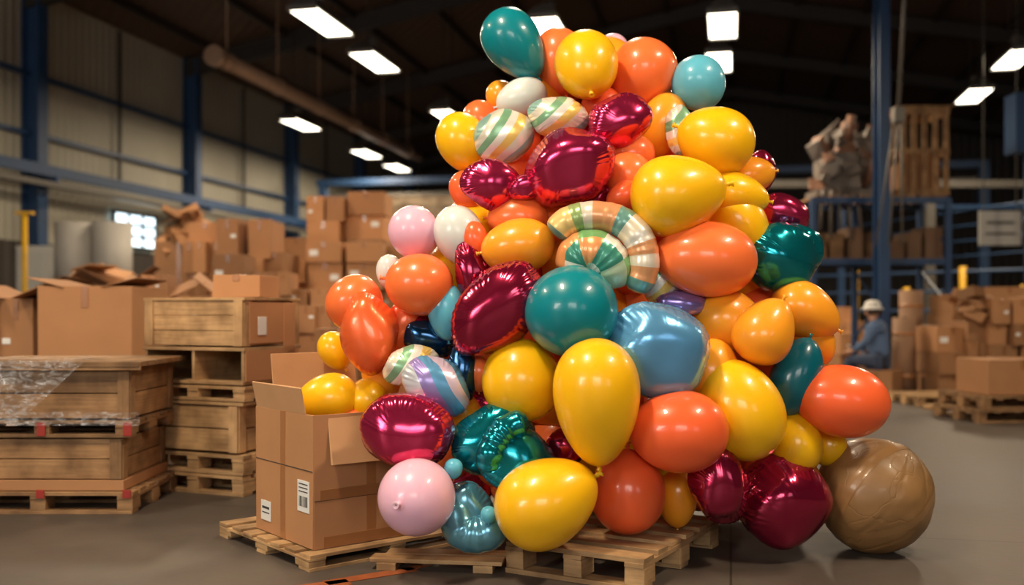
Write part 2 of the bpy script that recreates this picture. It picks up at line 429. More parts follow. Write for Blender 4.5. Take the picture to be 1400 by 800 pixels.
def patchwork(name, cols, nu, step):
    """bands running round a tube, each cut in a few coloured panels (UV: u round, v along)"""
    m, nt, b = newmat(name)
    tc = N(nt, 'ShaderNodeTexCoord'); sep = N(nt, 'ShaderNodeSeparateXYZ'); nt.links.new(tc.outputs['UV'], sep.inputs[0])
    def fl(src, k):
        a_ = N(nt, 'ShaderNodeMath', operation='MULTIPLY'); nt.links.new(src, a_.inputs[0]); a_.inputs[1].default_value = k
        f_ = N(nt, 'ShaderNodeMath', operation='FLOOR'); nt.links.new(a_.outputs[0], f_.inputs[0]); return f_.outputs[0]
    cb = N(nt, 'ShaderNodeCombineXYZ'); nt.links.new(fl(sep.outputs[0], nu), cb.inputs[0]); nt.links.new(fl(sep.outputs[1], 1/step), cb.inputs[1])
    wn = N(nt, 'ShaderNodeTexWhiteNoise'); wn.noise_dimensions = '3D'; nt.links.new(cb.outputs[0], wn.inputs['Vector'])
    nt.links.new(ramp(nt, wn.outputs['Value'], cols), b.inputs['Base Color'])
    b.inputs['Metallic'].default_value = .25; b.inputs['Roughness'].default_value = .3; b.inputs['Coat Weight'].default_value = .3
    return m
BM = dict(
    Y=latex('latex_yellow', (254, 192, 20)), G=latex('latex_golden', (253, 164, 40)), O=latex('latex_orange', (252, 122, 62)),
    R=latex('latex_red_orange', (247, 104, 54)), T=latex('latex_teal', (8, 130, 142)), L=latex('latex_light_blue', (98, 186, 212)),
    P=latex('latex_pink', (238, 188, 212)), W=latex('latex_pearl_white', (216, 224, 222)), D=latex('latex_dark_teal', (4, 96, 112)),
    m=foil('foil_magenta', (206, 48, 96)), b=foil('foil_burgundy', (168, 32, 70)), t=foil('foil_teal', (14, 150, 164)), c=foil('foil_blue', (106, 176, 228), .22, .5),
    q=foil('foil_sea_blue', (110, 176, 200), .22, .6), p=foil('foil_purple', (150, 130, 200), .2, .6), n=foil('foil_navy', (26, 76, 120)), o=foil('foil_orange', (250, 108, 52), .3, .25),
    s=striped('foil_striped', [(232, 226, 208), (130, 178, 140), (238, 234, 222), (240, 205, 110), (226, 222, 205), (150, 190, 180)], 4.0),
    u=striped('foil_striped_pastel', [(205, 212, 222), (150, 135, 200), (96, 160, 205), (220, 200, 220), (90, 150, 185)], 4.5, 1),
    v=patchwork('foil_candy', [(236, 226, 200), (150, 178, 112), (238, 205, 130), (226, 222, 210), (110, 160, 150), (225, 160, 110), (230, 220, 200)], 1, 5.0),
    w=patchwork('foil_patchwork', [(120, 175, 110), (236, 230, 214), (90, 150, 190), (236, 160, 100), (190, 214, 180), (70, 150, 130)], 5, 9.0),
)
PC = Vector((.45, 5.2, 0))
PILE = empty('balloon_pile', PC)
def latex_mesh(name, a, b, k, mat, seg=48):
    rows = []; n = 30; prof = []
    for i in range(n+1):
        t = math.pi*i/n
        r = b*math.sin(t)*(1+k*math.cos(t)-.12*k)
        z = a*math.cos(t)
        if t > 2.5: r = max(r, .055*b)
        prof.append((max(r, .0005), z))
    mb_ = .09*min(a, b)
    zz = -a
    prof += [(.045*b, zz-mb_*.5), (.07*b, zz-mb_*.7), (.06*b, zz-mb_*1.0), (.04*b, zz-mb_*1.15), (.1*b, zz-mb_*1.9), (.085*b, zz-mb_*1.95), (.02*b, zz-mb_*1.5)]
    for r, z in prof: rows.append([(r*math.cos(2*math.pi*j/seg), r*math.sin(2*math.pi*j/seg), z) for j in range(seg)])
    rows.reverse()
    q = MB(); q.grid(rows); return q.mesh(name, [mat])
def foil_mesh(name, a, b, c, mat, wr=.05, seed=0, n=22, heart=0):
    """inflated two-sheet pillow: smooth dome, short irregular pleats dying out away from the seam, thin seam flange"""
    rnd = random.Random(seed); seg = 192; rows = []; m_ = 40
    n = int(n*1.9)
    edges = [0.0]
    for i in range(n): edges.append(edges[-1]+rnd.uniform(.5, 1.5))
    edges = [e_/edges[-1] for e_ in edges]
    am = [rnd.uniform(.15, 1.0) for _ in range(n)]; ex = [rnd.choice((5, 7, 9, 12, 16, 20)) for _ in range(n)]
    for i in range(m_+1):
        p = math.pi*i/m_; S = max(math.sin(p), .0005); C = math.cos(p)
        rowl = []; k = 0
        for j in range(seg):
            f = j/seg
            while k < n-1 and f >= edges[k+1]: k += 1
            fr = (f-edges[k])/(edges[k+1]-edges[k]); th = 2*math.pi*f
            w = .5-.5*math.cos(2*math.pi*fr)
            rr = S**.9*(1-.012*(1-w)*am[k]*S**8)
            dep = wr*.8*b*am[k]*(1-w)*(S**ex[k])*min(1, abs(C)*3+.05)
            z = c*C-math.copysign(dep, C)
            if i == m_//2: rr *= 1.03; z += .15*wr*b*(w-.5)*am[k]
            h = 1+.16*noise.noise(Vector((math.cos(th)*1.1*S+seed, math.sin(th)*1.1*S, C*1.1)))
            if heart: h *= 1-heart*max(0, math.cos(th-math.pi/2))**8
            rowl.append((a*rr*math.cos(th)*h, b*rr*math.sin(th)*h, z*h))
        rows.append(rowl)
    rows.reverse()
    q = MB(); q.grid(rows); return q.mesh(name, [mat])
LN = dict(Y='yellow', G='golden', O='orange', R='red_orange', T='teal', L='light_blue', P='pink', W='white', D='dark_teal', m='magenta', b='burgundy', t='teal', c='blue', q='sea_blue', p='purple', n='navy', s='striped', u='pastel', v='candy', w='patchwork', o='orange')
def latexb(cx, cy, a, b, ang, d, col, k=.1, tilt=0):
    pos = Vector((X(cx, d), d, Z(cy, d)))-PC; an = math.radians(ang); ti = math.radians(tilt)
    neck = Vector((math.cos(an)*math.cos(ti), -math.sin(ti), math.sin(an)*math.cos(ti)))
    s = d/F
    put('latex_balloon_'+LN[col], latex_mesh('latex_balloon', a*s, b*s, k, BM[col]), pos, parent=PILE, M=(-neck).to_track_quat('Z', 'Y'))
cnt = [0]
def foilb(cx, cy, a, b, ang, d, col, th=.62, wr=.06, n=22, tx=0, ty=0, heart=0):
    pos = Vector((X(cx, d), d, Z(cy, d)))-PC; an = math.radians(ang); s = d/F; cnt[0] += 1
    x = Vector((math.cos(an), 0, math.sin(an))); z = Vector((0, -1, 0)); y = z.cross(x)
    M = Matrix((x, y, z)).transposed()
    M = Matrix.Rotation(math.radians(tx), 3, 'X') @ Matrix.Rotation(math.radians(ty), 3, 'Z') @ M
    put('foil_balloon_'+LN[col], foil_mesh('foil_balloon', a*s, b*s, min(a, b)*s*th, BM[col], wr*2.3, cnt[0]*3.7, n, heart), pos, parent=PILE, M=M.to_quaternion())
def tube(pts, r, col, wr=.0, name='tube'):
    P = [Vector((X(a, d), d, Z(b_, d)))-PC for a, b_, d in pts]
    S = []
    for i in range(len(P)-1):
        p0 = P[max(i-1, 0)]; p1 = P[i]; p2 = P[i+1]; p3 = P[min(i+2, len(P)-1)]
        for k in range(12):
            t = k/12
            S.append(.5*((2*p1)+(-p0+p2)*t+(2*p0-5*p1+4*p2-p3)*t*t+(-p0+3*p1-3*p2+p3)*t**3))
    S.append(P[-1]); rows = []; L = len(S)
    for i, p in enumerate(S):
        tg = (S[min(i+1, L-1)]-S[max(i-1, 0)]).normalized(); n1 = Vector((0, 1, 0)); n1 = (n1-tg*n1.dot(tg)).normalized(); n2 = tg.cross(n1)
        e = min(i, L-1-i)/8.0; rr = r*(math.sqrt(max(.0, 1-(1-min(e, 1))**2)) if e < 1 else 1)+.001
        row = []
        for j in range(32):
            th = 2*math.pi*j/32
            k_ = 1+wr*math.sin(i*1.3+2*math.sin(i*.37))*(.5-.5*math.cos(th))*1.0
            row.append(p+(n1*math.cos(th)+n2*math.sin(th))*rr*k_)
        rows.append(row)
    q = MB(); q.grid(rows, caps=True)
    put('foil_balloon_'+name, (q, [BM[col]]), parent=PILE)

LB = latexb; FB = foilb
# ---- crown
LB(704, 62, 54, 39, -55, 5.3, 'T', .22)
LB(838, 72, 26, 22, -90, 5.65, 'P'); LB(766, 84, 46, 36, -80, 5.4, 'O'); LB(802, 90, 51, 44, -85, 5.12, 'Y', .1, 35)
LB(878, 102, 50, 46, -120, 5.32, 'O', .12); LB(684, 132, 22, 20, -90, 5.5, 'G'); LB(713, 134, 36, 27, 200, 5.3, 'W')
LB(955, 114, 38, 37, -60, 5.25, 'L', .05); LB(660, 168, 32, 26, -60, 5.5, 'O'); LB(634, 196, 44, 35, -60, 5.25, 'Y')
LB(905, 172, 46, 32, -110, 5.25, 'G', .1); LB(824, 150, 32, 30, -90, 5.3, 'R'); LB(978, 192, 54, 47, 160, 5.0, 'Y', .12)
FB(690, 186, 42, 36, 10, 5.1, 's', .65, .04, 12); FB(763, 160, 40, 28, 0, 5.05, 's', .8, .06, 12); FB(848, 166, 46, 36, 20, 5.0, 'm', .75, .06, 18, 15, 10)
FB(930, 178, 20, 34, 0, 5.1, 's', .7, .06, 10)
FB(780, 230, 64, 50, 20, 4.88, 'm', .8, .05, 20, 10, -8, .0); FB(674, 252, 44, 34, -10, 4.98, 'm', .75, .07, 16, 0, 15)
FB(718, 256, 24, 18, 20, 4.93, 'm', .8, .08, 9)
LB(640, 262, 30, 24, -60, 5.2, 'R'); LB(862, 212, 34, 28, 180, 5.1, 'O'); LB(858, 244, 36, 34, -90, 5.02, 'O'); LB(852, 268, 24, 20, 200, 4.9, 'R', .2)
FB(812, 270, 36, 24, 30, 5.02, 'b', .7, .06, 14)
LB(928, 266, 66, 56, 12, 4.75, 'Y', .22); LB(1008, 268, 44, 32, -10, 4.98, 'Y', .2); LB(1026, 240, 34, 26, 10, 5.15, 'G'); LB(1012, 310, 52, 38, -60, 5.0, 'Y')
FB(1040, 234, 20, 28, 0, 5.25, 'b', .7, .06, 12); FB(1070, 292, 36, 26, -15, 5.2, 'm', .75, .06, 14)
FB(1068, 352, 58, 46, -15, 5.0, 't', .85, .04, 12, 15, 20); FB(1092, 340, 34, 34, -20, 5.08, 't', .8, .05, 12); LB(965, 354, 70, 52, 175, 4.76, 'O', .08)
# ---- shoulder
LB(566, 318, 37, 35, -70, 5.05, 'P', .05); LB(628, 322, 42, 34, -70, 5.0, 'W', .06); LB(708, 298, 42, 32, 180, 5.02, 'O')
LB(708, 337, 51, 38, 190, 4.83, 'G', .06); LB(650, 330, 28, 18, -80, 4.92, 'R', .1)
FB(645, 374, 22, 44, 10, 4.88, 'b', .75, .07, 12); LB(573, 389, 47, 43, 170, 4.9, 'O', .05)
LB(532, 372, 24, 18, -90, 5.1, 'W'); LB(486, 416, 40, 40, -50, 5.05, 'O'); FB(506, 455, 38, 54, 8, 4.9, 'o', .8, .03, 16)
LB(610, 426, 40, 26, -85, 4.9, 'L'); FB(552, 444, 28, 38, -20, 5.0, 'o', .8, .05, 14); FB(585, 464, 38, 24, -20, 4.95, 'n', .8, .06, 14)
FB(575, 452, 24, 20, 10, 4.98, 'b', .8, .06, 10)
tube([(758, 322, 4.74), (776, 304, 4.73), (808, 296, 4.72), (846, 302, 4.7), (874, 328, 4.68), (880, 364, 4.68), (868, 400, 4.7)], .072, 'v', .03, 'candy_arch')
tube([(788, 372, 4.74), (792, 350, 4.72), (812, 344, 4.7), (832, 360, 4.7), (838, 392, 4.74)], .105, 'w', .03, 'patchwork_curl')
FB(903, 384, 26, 36, 10, 4.85, 's', .7, .05, 12)
FB(678, 424, 76, 50, 50, 4.66, 'b', .75, .06, 22, 0, -12); LB(780, 426, 65, 63, 190, 4.56, 'T', .05, -40)
FB(900, 478, 74, 64, -35, 4.58, 'c', .78, .035, 18, 8, 8); FB(932, 414, 34, 18, 0, 4.8, 'p', .8, .06, 10)
# ---- middle
LB(713, 520, 58, 55, 100, 4.7, 'Y', .05); LB(816, 550, 88, 60, -88, 4.4, 'Y', .2); LB(928, 590, 68, 57, 180, 4.5, 'R', .06)
LB(858, 672, 58, 52, 90, 4.62, 'R', .05); LB(926, 682, 40, 27, -90, 4.8, 'G'); FB(772, 612, 28, 26, 0, 4.72, 'b', .8, .06, 10)
LB(748, 686, 74, 61, 28, 4.38, 'Y', .16); LB(569, 680, 54, 53, 180, 4.4, 'P', .03, 70)
FB(556, 590, 64, 52, -5, 4.56, 'm', .8, .05, 22, 5, -5)
FB(672, 600, 60, 46, 20, 4.64, 't', .75, .06, 20); FB(705, 628, 54, 46, -10, 4.56, 't', .75, .09, 26, -20, 12)
tube([(722, 574, 4.52), (690, 588, 4.5), (672, 616, 4.48), (668, 644, 4.5)], .062, 't', .1, 'teal_crescent')
tube([(618, 680, 4.55), (632, 724, 4.5), (664, 728, 4.5), (682, 700, 4.55)], .085, 'q', .04, 'sea_blue_curl')
FB(640, 696, 32, 38, 20, 4.56, 'q', .8, .04, 10); LB(620, 641, 14, 13, -90, 4.5, 'L'); LB(668, 704, 12, 11, -90, 4.4, 'L')
FB(562, 500, 38, 27, 15, 4.75, 's', .85, .04, 14); FB(597, 528, 48, 36, -35, 4.68, 'u', .85, .05, 16, 0, 10)
FB(630, 512, 22, 42, 0, 4.78, 'n', .8, .06, 12); LB(655, 512, 24, 18, -90, 4.8, 'O'); LB(632, 568, 34, 28, -60, 4.85, 'G')
# ---- right flank
LB(1012, 560, 72, 58, 115, 4.68, 'Y', .08); LB(972, 506, 44, 38, 80, 4.75, 'G'); LB(996, 440, 48, 44, -20, 4.85, 'G', .1)
LB(1046, 452, 48, 42, 60, 4.7, 'G', .22); LB(1102, 426, 50, 38, -30, 4.95, 'G', .18); LB(1112, 464, 38, 28, -60, 5.0, 'G')
LB(1088, 515, 56, 34, 70, 4.85, 'D', .05); LB(1150, 548, 66, 50, 170, 4.82, 'R', .06)
LB(1088, 606, 42, 36, 100, 4.85, 'Y'); LB(1132, 608, 30, 26, 90, 5.0, 'Y')
FB(983, 664, 40, 52, 10, 4.62, 'b', .8, .06, 18); FB(1067, 684, 64, 64, 30, 4.85, 'b', .95, .05, 20, 20, 20)
# ---- in / behind the box
LB(446, 548, 46, 36, 200, 4.98, 'Y'); LB(500, 548, 30, 30, 200, 5.02, 'Y'); LB(522, 516, 34, 26, -70, 5.1, 'G'); LB(458, 480, 28, 22, -60, 5.35, 'Y')
LB(470, 590, 46, 40, 170, 5.0, 'O')
# ---- inner and rear balloons
prof = [(104, 715, 870), (150, 690, 920), (200, 650, 970), (250, 650, 1010), (310, 600, 1040), (370, 580, 1060), (430, 530, 1090), (490, 550, 1100), (550, 560, 1100), (610, 560, 1110), (665, 590, 1080)]
cache = {}
for row, (py, l, r) in enumerate(prof):
    for lay, dd in enumerate((5.24, 5.6, 5.95)):
        if row == 0 and lay == 2: continue
        if row < 3: dd += .28-.05*row
        ins = 46+18*lay; n = max(1, int((r-l-2*ins)/74))
        for i in range(n+1):
            px = l+ins+(r-l-2*ins)*i/n+random.uniform(-8, 8)
            col = random.choice('OGOROGROGbYm' if lay == 0 else 'OGORTROYO')
            if col not in cache:
                cache[col] = latex_mesh('inner', 1, 1, .12, BM[col], 32) if col.isupper() else foil_mesh('innerf', 1, 1, .75, BM[col], .07, 5)
            rad = random.uniform(40, 48)*dd/F
            pos = Vector((X(px, dd), dd+random.uniform(-.05, .05), max(Z(py+random.uniform(-8, 8), dd), rad+.15)))-PC
            o = put(('latex_balloon_' if col.isupper() else 'foil_balloon_')+LN[col], cache[col], pos, parent=PILE, M=Euler([random.uniform(0, 6) for _ in range(3)]).to_quaternion())
            o.scale = (rad, rad, rad*1.1)

# paper wrapped ball
mm, nt, b = newmat('taped_kraft_paper'); tc = N(nt, 'ShaderNodeTexCoord')
nz = N(nt, 'ShaderNodeTexNoise', Scale=5.0, Detail=6.0); vo = N(nt, 'ShaderNodeTexVoronoi', Scale=5.0); vo.feature = 'DISTANCE_TO_EDGE'
nd = N(nt, 'ShaderNodeTexNoise', Scale=3.0, Detail=3.0)
nt.links.new(tc.outputs['Object'], nz.inputs['Vector']); nt.links.new(tc.outputs['Object'], nd.inputs['Vector'])
vm = N(nt, 'ShaderNodeVectorMath', operation='MULTIPLY_ADD'); nt.links.new(nd.outputs['Color'], vm.inputs[0]); vm.inputs[1].default_value = (.4, .4, .4); nt.links.new(tc.outputs['Object'], vm.inputs[2])
nt.links.new(vm.outputs[0], vo.inputs['Vector'])
o = mixcol(nt, lin((108, 78, 44)), lin((160, 120, 74)), nz.outputs['Fac'])
nt.links.new(o, b.inputs['Base Color']); b.inputs['Roughness'].default_value = .45; b.inputs['Coat Weight'].default_value = .08
sm = N(nt, 'ShaderNodeMapRange'); sm.inputs['From Max'].default_value = .03; nt.links.new(vo.outputs['Distance'], sm.inputs['Value'])
bp = N(nt, 'ShaderNodeBump', Strength=.2, Distance=.006); nt.links.new(sm.outputs[0], bp.inputs['Height']); nt.links.new(bp.outputs['Normal'], b.inputs['Normal'])
BALLM = mm
BTAPE = simple('kraft_tape', (146, 108, 66), .35, coat=.2, var=.1)
q = MB(); R = .284; rows = []
def ballr(v):
    p_ = math.acos(max(-1, min(1, v.z))); th = math.atan2(v.y, v.x); g = abs(math.sin(th*5+.3*math.sin(3*p_)))
    return R*(1-.035*(1-g)**8*math.sin(p_)*(.3+.7*abs(math.cos(p_))))*(1+.04*noise.noise(v*1.6)+.012*noise.noise(v*5))
for i in range(57):
    p = math.pi*i/56; row = []
    for j in range(140):
        th = 2*math.pi*j/140
        v = Vector((math.sin(p)*math.cos(th), math.sin(p)*math.sin(th), math.cos(p)))
        row.append(v*ballr(v))
    rows.append(row)
rows.reverse(); q.grid(rows)
def band(w, th0, th1, nseg, Rm):
    rws = []
    for i in range(nseg+1):
        t_ = th0+(th1-th0)*i/nseg; row = []
        for k in range(5):
            y = -w/2+w*k/4; v = Rm @ Vector((math.cos(t_), y/R, math.sin(t_))).normalized()
            row.append(v*(ballr(v)+.002))
        rws.append(row)
    q.grid(rws, closed=False, mat=1)
band(.05, 0, 2*math.pi, 120, Matrix.Identity(3)); band(.045, 0, 2*math.pi, 120, Matrix.Rotation(1.2, 3, 'Z') @ Matrix.Rotation(.5, 3, 'X')); band(.05, 0, 2, 50, Matrix.Rotation(2.1, 3, 'Z') @ Matrix.Rotation(.9, 3, 'X'))
o = put('paper_wrapped_ball', (q, [BALLM, BTAPE]), (X(1195, 4.95)+.01, 4.98, R*.985)); o.rotation_euler = (.5, .35, TH+.9)
q = MB()
for k, (a1, b1, w) in enumerate((((-.82, 4.38), (-.45, 4.62), .08), ((-.5, 4.60), (-.38, 4.72), .05), ((-.95, 4.28), (-.72, 4.4), .1))):
    p0 = Vector((*a1, .002)); p1 = Vector((*b1, .002)); L = (p1-p0).length
    q.box((p0+p1)/2, (L, w, .002), 0, 1, Euler((0, 0, math.atan2(p1.y-p0.y, p1.x-p0.x))))
put('floor_marking', (q, [simple('orange_floor_paint', (150, 80, 42), .6, var=.5, vscale=14)]))

# ------------------------------------------------------------------ left: stack 1 (wrapped crates)
q = MB()
pallet(q, (0, 0, 0), 1.12, .8, H=.13, tb=6); q.box((0, 0, .165), (1.0, .75, .06), 1, .9)
crate(q, (0.0, 0, .32), (.98, .74, .24), rows=2, lid=False)
pallet(q, (0.02, 0, .45), 1.05, .78, H=.1, tb=6)
for x in (-.5, .02, .53): q.box((x, -.395, .5), (.05, .006, .08), 2, 1)
for x in (-.5, .02, .53): q.box((x, -.405, .12), (.05, .006, .05), 2, 1)
crate(q, (.03, 0, .71), (1.02, .76, .3), rows=2, lid=False)
q.box((.02, 0, .60), (.9, .68, .03), 1, .8)
for i in range(6): q.box((.05, -.36+i*.143, .885), (1.12, .135, .03), 0, None)
q.box((.05, -.41, .875), (1.13, .02, .05), 0, None)
put('crate_stack', (q, [WOODD, CARD, RED]), (-2.8, 6.27, 0), bevel=.002)
mm, nt, b = newmat('stretch_film'); b.inputs['Base Color'].default_value = (.85, .88, .92, 1); b.inputs['Roughness'].default_value = .08
tc = N(nt, 'ShaderNodeTexCoord'); mp = N(nt, 'ShaderNodeMapping'); mp.inputs['Scale'].default_value = (5, 5, 14); mp.inputs['Rotation'].default_value = (0, .5, 0)
nt.links.new(tc.outputs['Object'], mp.inputs['Vector']); nz = N(nt, 'ShaderNodeTexNoise', Scale=2.0, Detail=6.0, Distortion=1.8); nt.links.new(mp.outputs['Vector'], nz.inputs['Vector'])
mr = N(nt, 'ShaderNodeMapRange'); mr.inputs['From Min'].default_value = .45; mr.inputs['From Max'].default_value = .75; mr.inputs['To Min'].default_value = .04; mr.inputs['To Max'].default_value = .5
nt.links.new(nz.outputs['Fac'], mr.inputs['Value']); nt.links.new(mr.outputs[0], b.inputs['Alpha'])
q = MB()
def film(x0, x1, z0, z1, y, sx=.0, seed=0, nar=0):
    rows = []
    for i in range(30):
        v_ = i/29; row = []
        for j in range(44):
            u_ = j/43; x = x0+u_*(x1-x0)*(1-nar*v_)+sx*v_; z = z0+(z1-z0)*v_*(1-.25*u_*nar)
            row.append((x, y-.012-.02*noise.noise(Vector((x*9, z*7, 1+seed)))-.012*noise.noise(Vector((x*25, z*18, 5))), z))
        rows.append(row)
    q.grid(rows, closed=False)
film(-.5, .25, 0, -.4, 0, 0, 0, .5); film(-.5, -.22, 0, -.8, -.03, -.05, 3); film(-.3, .57, -.3, -.38, .0, 0, 5)
rows = [[(-.5+.75*j/33, -.02+.4*i/12, .004+.012*abs(noise.noise(Vector((j*.5, i*.6, 3))))) for j in range(34)] for i in range(13)]
q.grid(rows, closed=False)
put('stretch_wrap', (q, [mm]), (-2.75, 5.835, .908))
q = MB(); cbox(q, (0, 0, .3), (.52, .5, .58), .05, .85); put('cardboard_box', (q, CM), (-2.86, 7.02, 0), bevel=.003)
# stack 2
q = MB(); w, dp = .82, .62
pallet(q, (0, 0, 0), w, dp, H=.13, tb=5); pallet(q, (.0, .0, .135), w, dp, H=.13, tb=5)
crate(q, (-.02, 0, .43), (w-.04, dp, .3), rows=2, lid=False); q.box((0, 0, .595), (w, dp, .02), 0)
pallet(q, (0, 0, .61), w+.02, dp, H=.1, tb=5)
for x in (-.4, 0, .4): q.box((x, 0, .83), (.022, dp-.02, .22), 0)
q.box((0, dp/2-.02, .83), (w, .02, .22), 0); q.box((0, 0, .95), (w+.02, dp, .022), 0); q.box((0, -dp/2+.1, .73), (w, .2, .02), 0)
q.box((.41, 0, .84), (.02, dp-.04, .2), 1, .9)
crate(q, (0, 0, 1.12), (w, dp, .3), rows=3)
q.box((.413, 0, 1.12), (.006, dp*.8, .27), 1, 1); q.box((.418, -.12, 1.1), (.004, .09, .12), 2, 1)
q.box((.417, .18, .9), (.006, .13, .7), 1, 1.05)
put('crate_stack', (q, [WOOD, CARD, LABEL]), (-1.986, 6.845, 0), math.radians(-23), bevel=.002)
q = MB(); cbox(q, (0, 0, .075), (.34, .3, .15), .15, 1.15, False); put('cardboard_box', (q, CM), (-1.82, 6.82, 1.29), math.radians(-20), bevel=.003)

# ------------------------------------------------------------------ left: cardboard stacks
def stack(name, base, fn):
    q = MB(); fn(q, base); return put(name, (q, CM), (base[0], base[1], 0), bevel=.004)
def s1(q, o):
    column(q, 42, 180, 391, 8.0, 2, .8, 0, 0, o, 1, .02)
    column(q, -60, 38, 408, 8.1, 2, .8, 0, 0, o, 1, .02)
    z = Z(391, 8.0)
    for s in (-1, 1): q.box((X(110, 8)-o[0]+s*.3, 8.4-o[1], z+.03), (.3, .76, .008), 0, .8, Euler((0, -s*.25, 0)))
    for s in (-1, 1): q.box((X(0, 8)-o[0]+s*.2, 8.4-o[1], Z(408, 8)+.06), (.3, .7, .008), 0, .8, Euler((0, -s*.4, 0)))
stack('cardboard_box_stack', (-3.7, 8.4), s1)
def s2(q, o):
    column(q, 178, 300, 405, 9.2, 4, .7, 0, 0, o, 2); column(q, 300, 362, 395, 9.2, 4, .6, 0, 0, o)
    column(q, 186, 228, 376, 9.3, 1, .5, .2, Z(405, 9.2), o)
    for k, (px, r) in enumerate(((180, .5), (240, -.4), (275, .7))): q.box((X(px, 9.2)-o[0], 9.5-o[1], Z(398, 9.2)+.05), (.35, .4, .01), 0, .9, Euler((.2, r, .3)))
stack('cardboard_box_stack', (-3.0, 9.5), s2)
def s3(q, o):
    column(q, 398, 452, 418, 9.6, 4, .7, 0, 0, o); column(q, 430, 480, 450, 9.0, 2, .5, 0, 0, o)
stack('cardboard_box_stack', (-1.9, 9.6), s3)
def s4(q, o):
    column(q, 246, 300, 330, 13, 5, 1, 0, 0, o, 2); column(q, 300, 366, 299, 13.1, 6, 1, 0, 0, o, 1); column(q, 250, 298, 303, 13.1, 1, .9, 0, Z(330, 13), o)
    column(q, 288, 335, 348, 12.0, 6, .7, 0, 0, o); column(q, 340, 392, 372, 12.1, 6, .8, 0, 0, o, 2); column(q, 360, 392, 345, 13.2, 6, .8, 0, 0, o)
stack('cardboard_box_stack', (-3.7, 13), s4)
def s5(q, o):
    column(q, 420, 470, 268, 15, 8, 1.1, 0, 0, o); column(q, 472, 530, 262, 15.2, 8, 1.1, 0, 0, o)
    column(q, 418, 520, 330, 13.8, 7, 1.0, 0, 0, o, 2); column(q, 385, 420, 325, 15, 7, 1, 0, 0, o); column(q, 520, 600, 335, 14.4, 6, 1, 0, 0, o, 2)
    column(q, 395, 470, 395, 12.4, 5, .8, 0, 0, o, 2)
stack('cardboard_box_stack', (-2.6, 15), s5)
q = MB(); crate(q, (0, 0, 2.95), (1.25, 1, .42), rows=3)
for k in range(3): pallet(q, (0, 0, k*.91), 1.2, 1, H=.12); q.box((0, 0, .52+k*.91), (1.15, .95, .78), 1, .9)
put('crate_stack', (q, [woodmat('pale_wood', (190, 172, 145)), CARD]), (X(572, 17), 17.6, 0), bevel=.004)
q = MB()
for i in range(130):
    px = 95+random.random()*165; ht = max(.15, (1.0-abs(px-165)/125))*1.25
    z = random.uniform(.1, 1.0)*ht+.55
    s_ = (random.uniform(.2, .6), random.uniform(.2, .5), random.choice((.01, .012, .015, .14, .22)))
    q.box((X(px, 12)-X(175, 12), random.uniform(-.7, .5), z), s_, 0, random.uniform(.35, 1.1), Euler((random.uniform(-.6, .6), random.uniform(-.7, .7), random.uniform(-1.2, 1.2))))
cbox(q, (0, 0, .4), (1.5, 1.3, .8), 0, .7)
put('scrap_cardboard_heap', (q, CM), (X(175, 12), 11.7, 0))
q = MB(); x0 = X(128, 17)
for dx in (-.33, .33): q.cyl((dx, 0, .0), (dx, 0, 1.35), .32, 0, 28); q.cyl((dx*.98, 0, 1.36), (dx*.98, 0, 2.7), .32, 0, 28); q.cyl((dx*.98, 0, 2.7), (dx*.98, 0, 2.71), .08, 1, 16)
put('paper_rolls', (q, [simple('roll_paper', (150, 146, 140), .6, var=.1), INK]), (x0, 17, 0))
def sack(q, c, s, seed, mat=0):
    rows = []
    for i in range(19):
        p = math.pi*i/18; row = []
        for j in range(28):
            th = 2*math.pi*j/28; v = Vector((math.sin(p)*math.cos(th), math.sin(p)*math.sin(th), math.cos(p)))
            v = Vector([math.copysign(abs(a_)**.7, a_) for a_ in v]); h = 1+.3*noise.noise(v*1.3+Vector((seed, 0, 0)))+.12*noise.noise(v*4+Vector((0, seed, 0)))
            row.append((c[0]+v.x*s[0]*h, c[1]+v.y*s[1]*h, c[2]+v.z*s[2]*h))
        rows.append(row)
    rows.reverse(); q.grid(rows, mat=mat)
q = MB()
for i in range(34): q.box((random.uniform(-.1, .34), random.uniform(-.2, .2), random.uniform(-.15, .3)), (random.uniform(.2, .4), .3, random.choice((.01, .01, .08))), 0, random.uniform(.5, 1.1), Euler((random.uniform(-1, 1), random.uniform(-1, 1), random.uniform(-1, 1))))
cbox(q, (0.1, .1, -1.2), (.7, .8, 2.2), 0, .7); put('scrap_cardboard_heap', (q, CM), (X(238, 14.4), 14.6, 2.3))
q = MB(); q.box((0, 0, 1.2), (.9, .1, 2.4), 0, 1); q.box((0, -.06, 1.2), (.8, .02, 2.2), 0, .95); q.box((.3, -.09, 1.1), (.05, .05, .2), 1, 1)
put('electrical_cabinet', (q, [WHT, DARK]), (X(43, 18), 18.4, 0))
q = MB(); q.cyl((0, 0, 0), (0, 0, 2.9), .05); q.cyl((0, 0, 0), (0, 0, .03), .14); q.box((0, 0, 2.9), (.3, .1, .05), 0, 1); put('safety_post', (q, [YEL]), (X(22, 17), 17.3, 0))

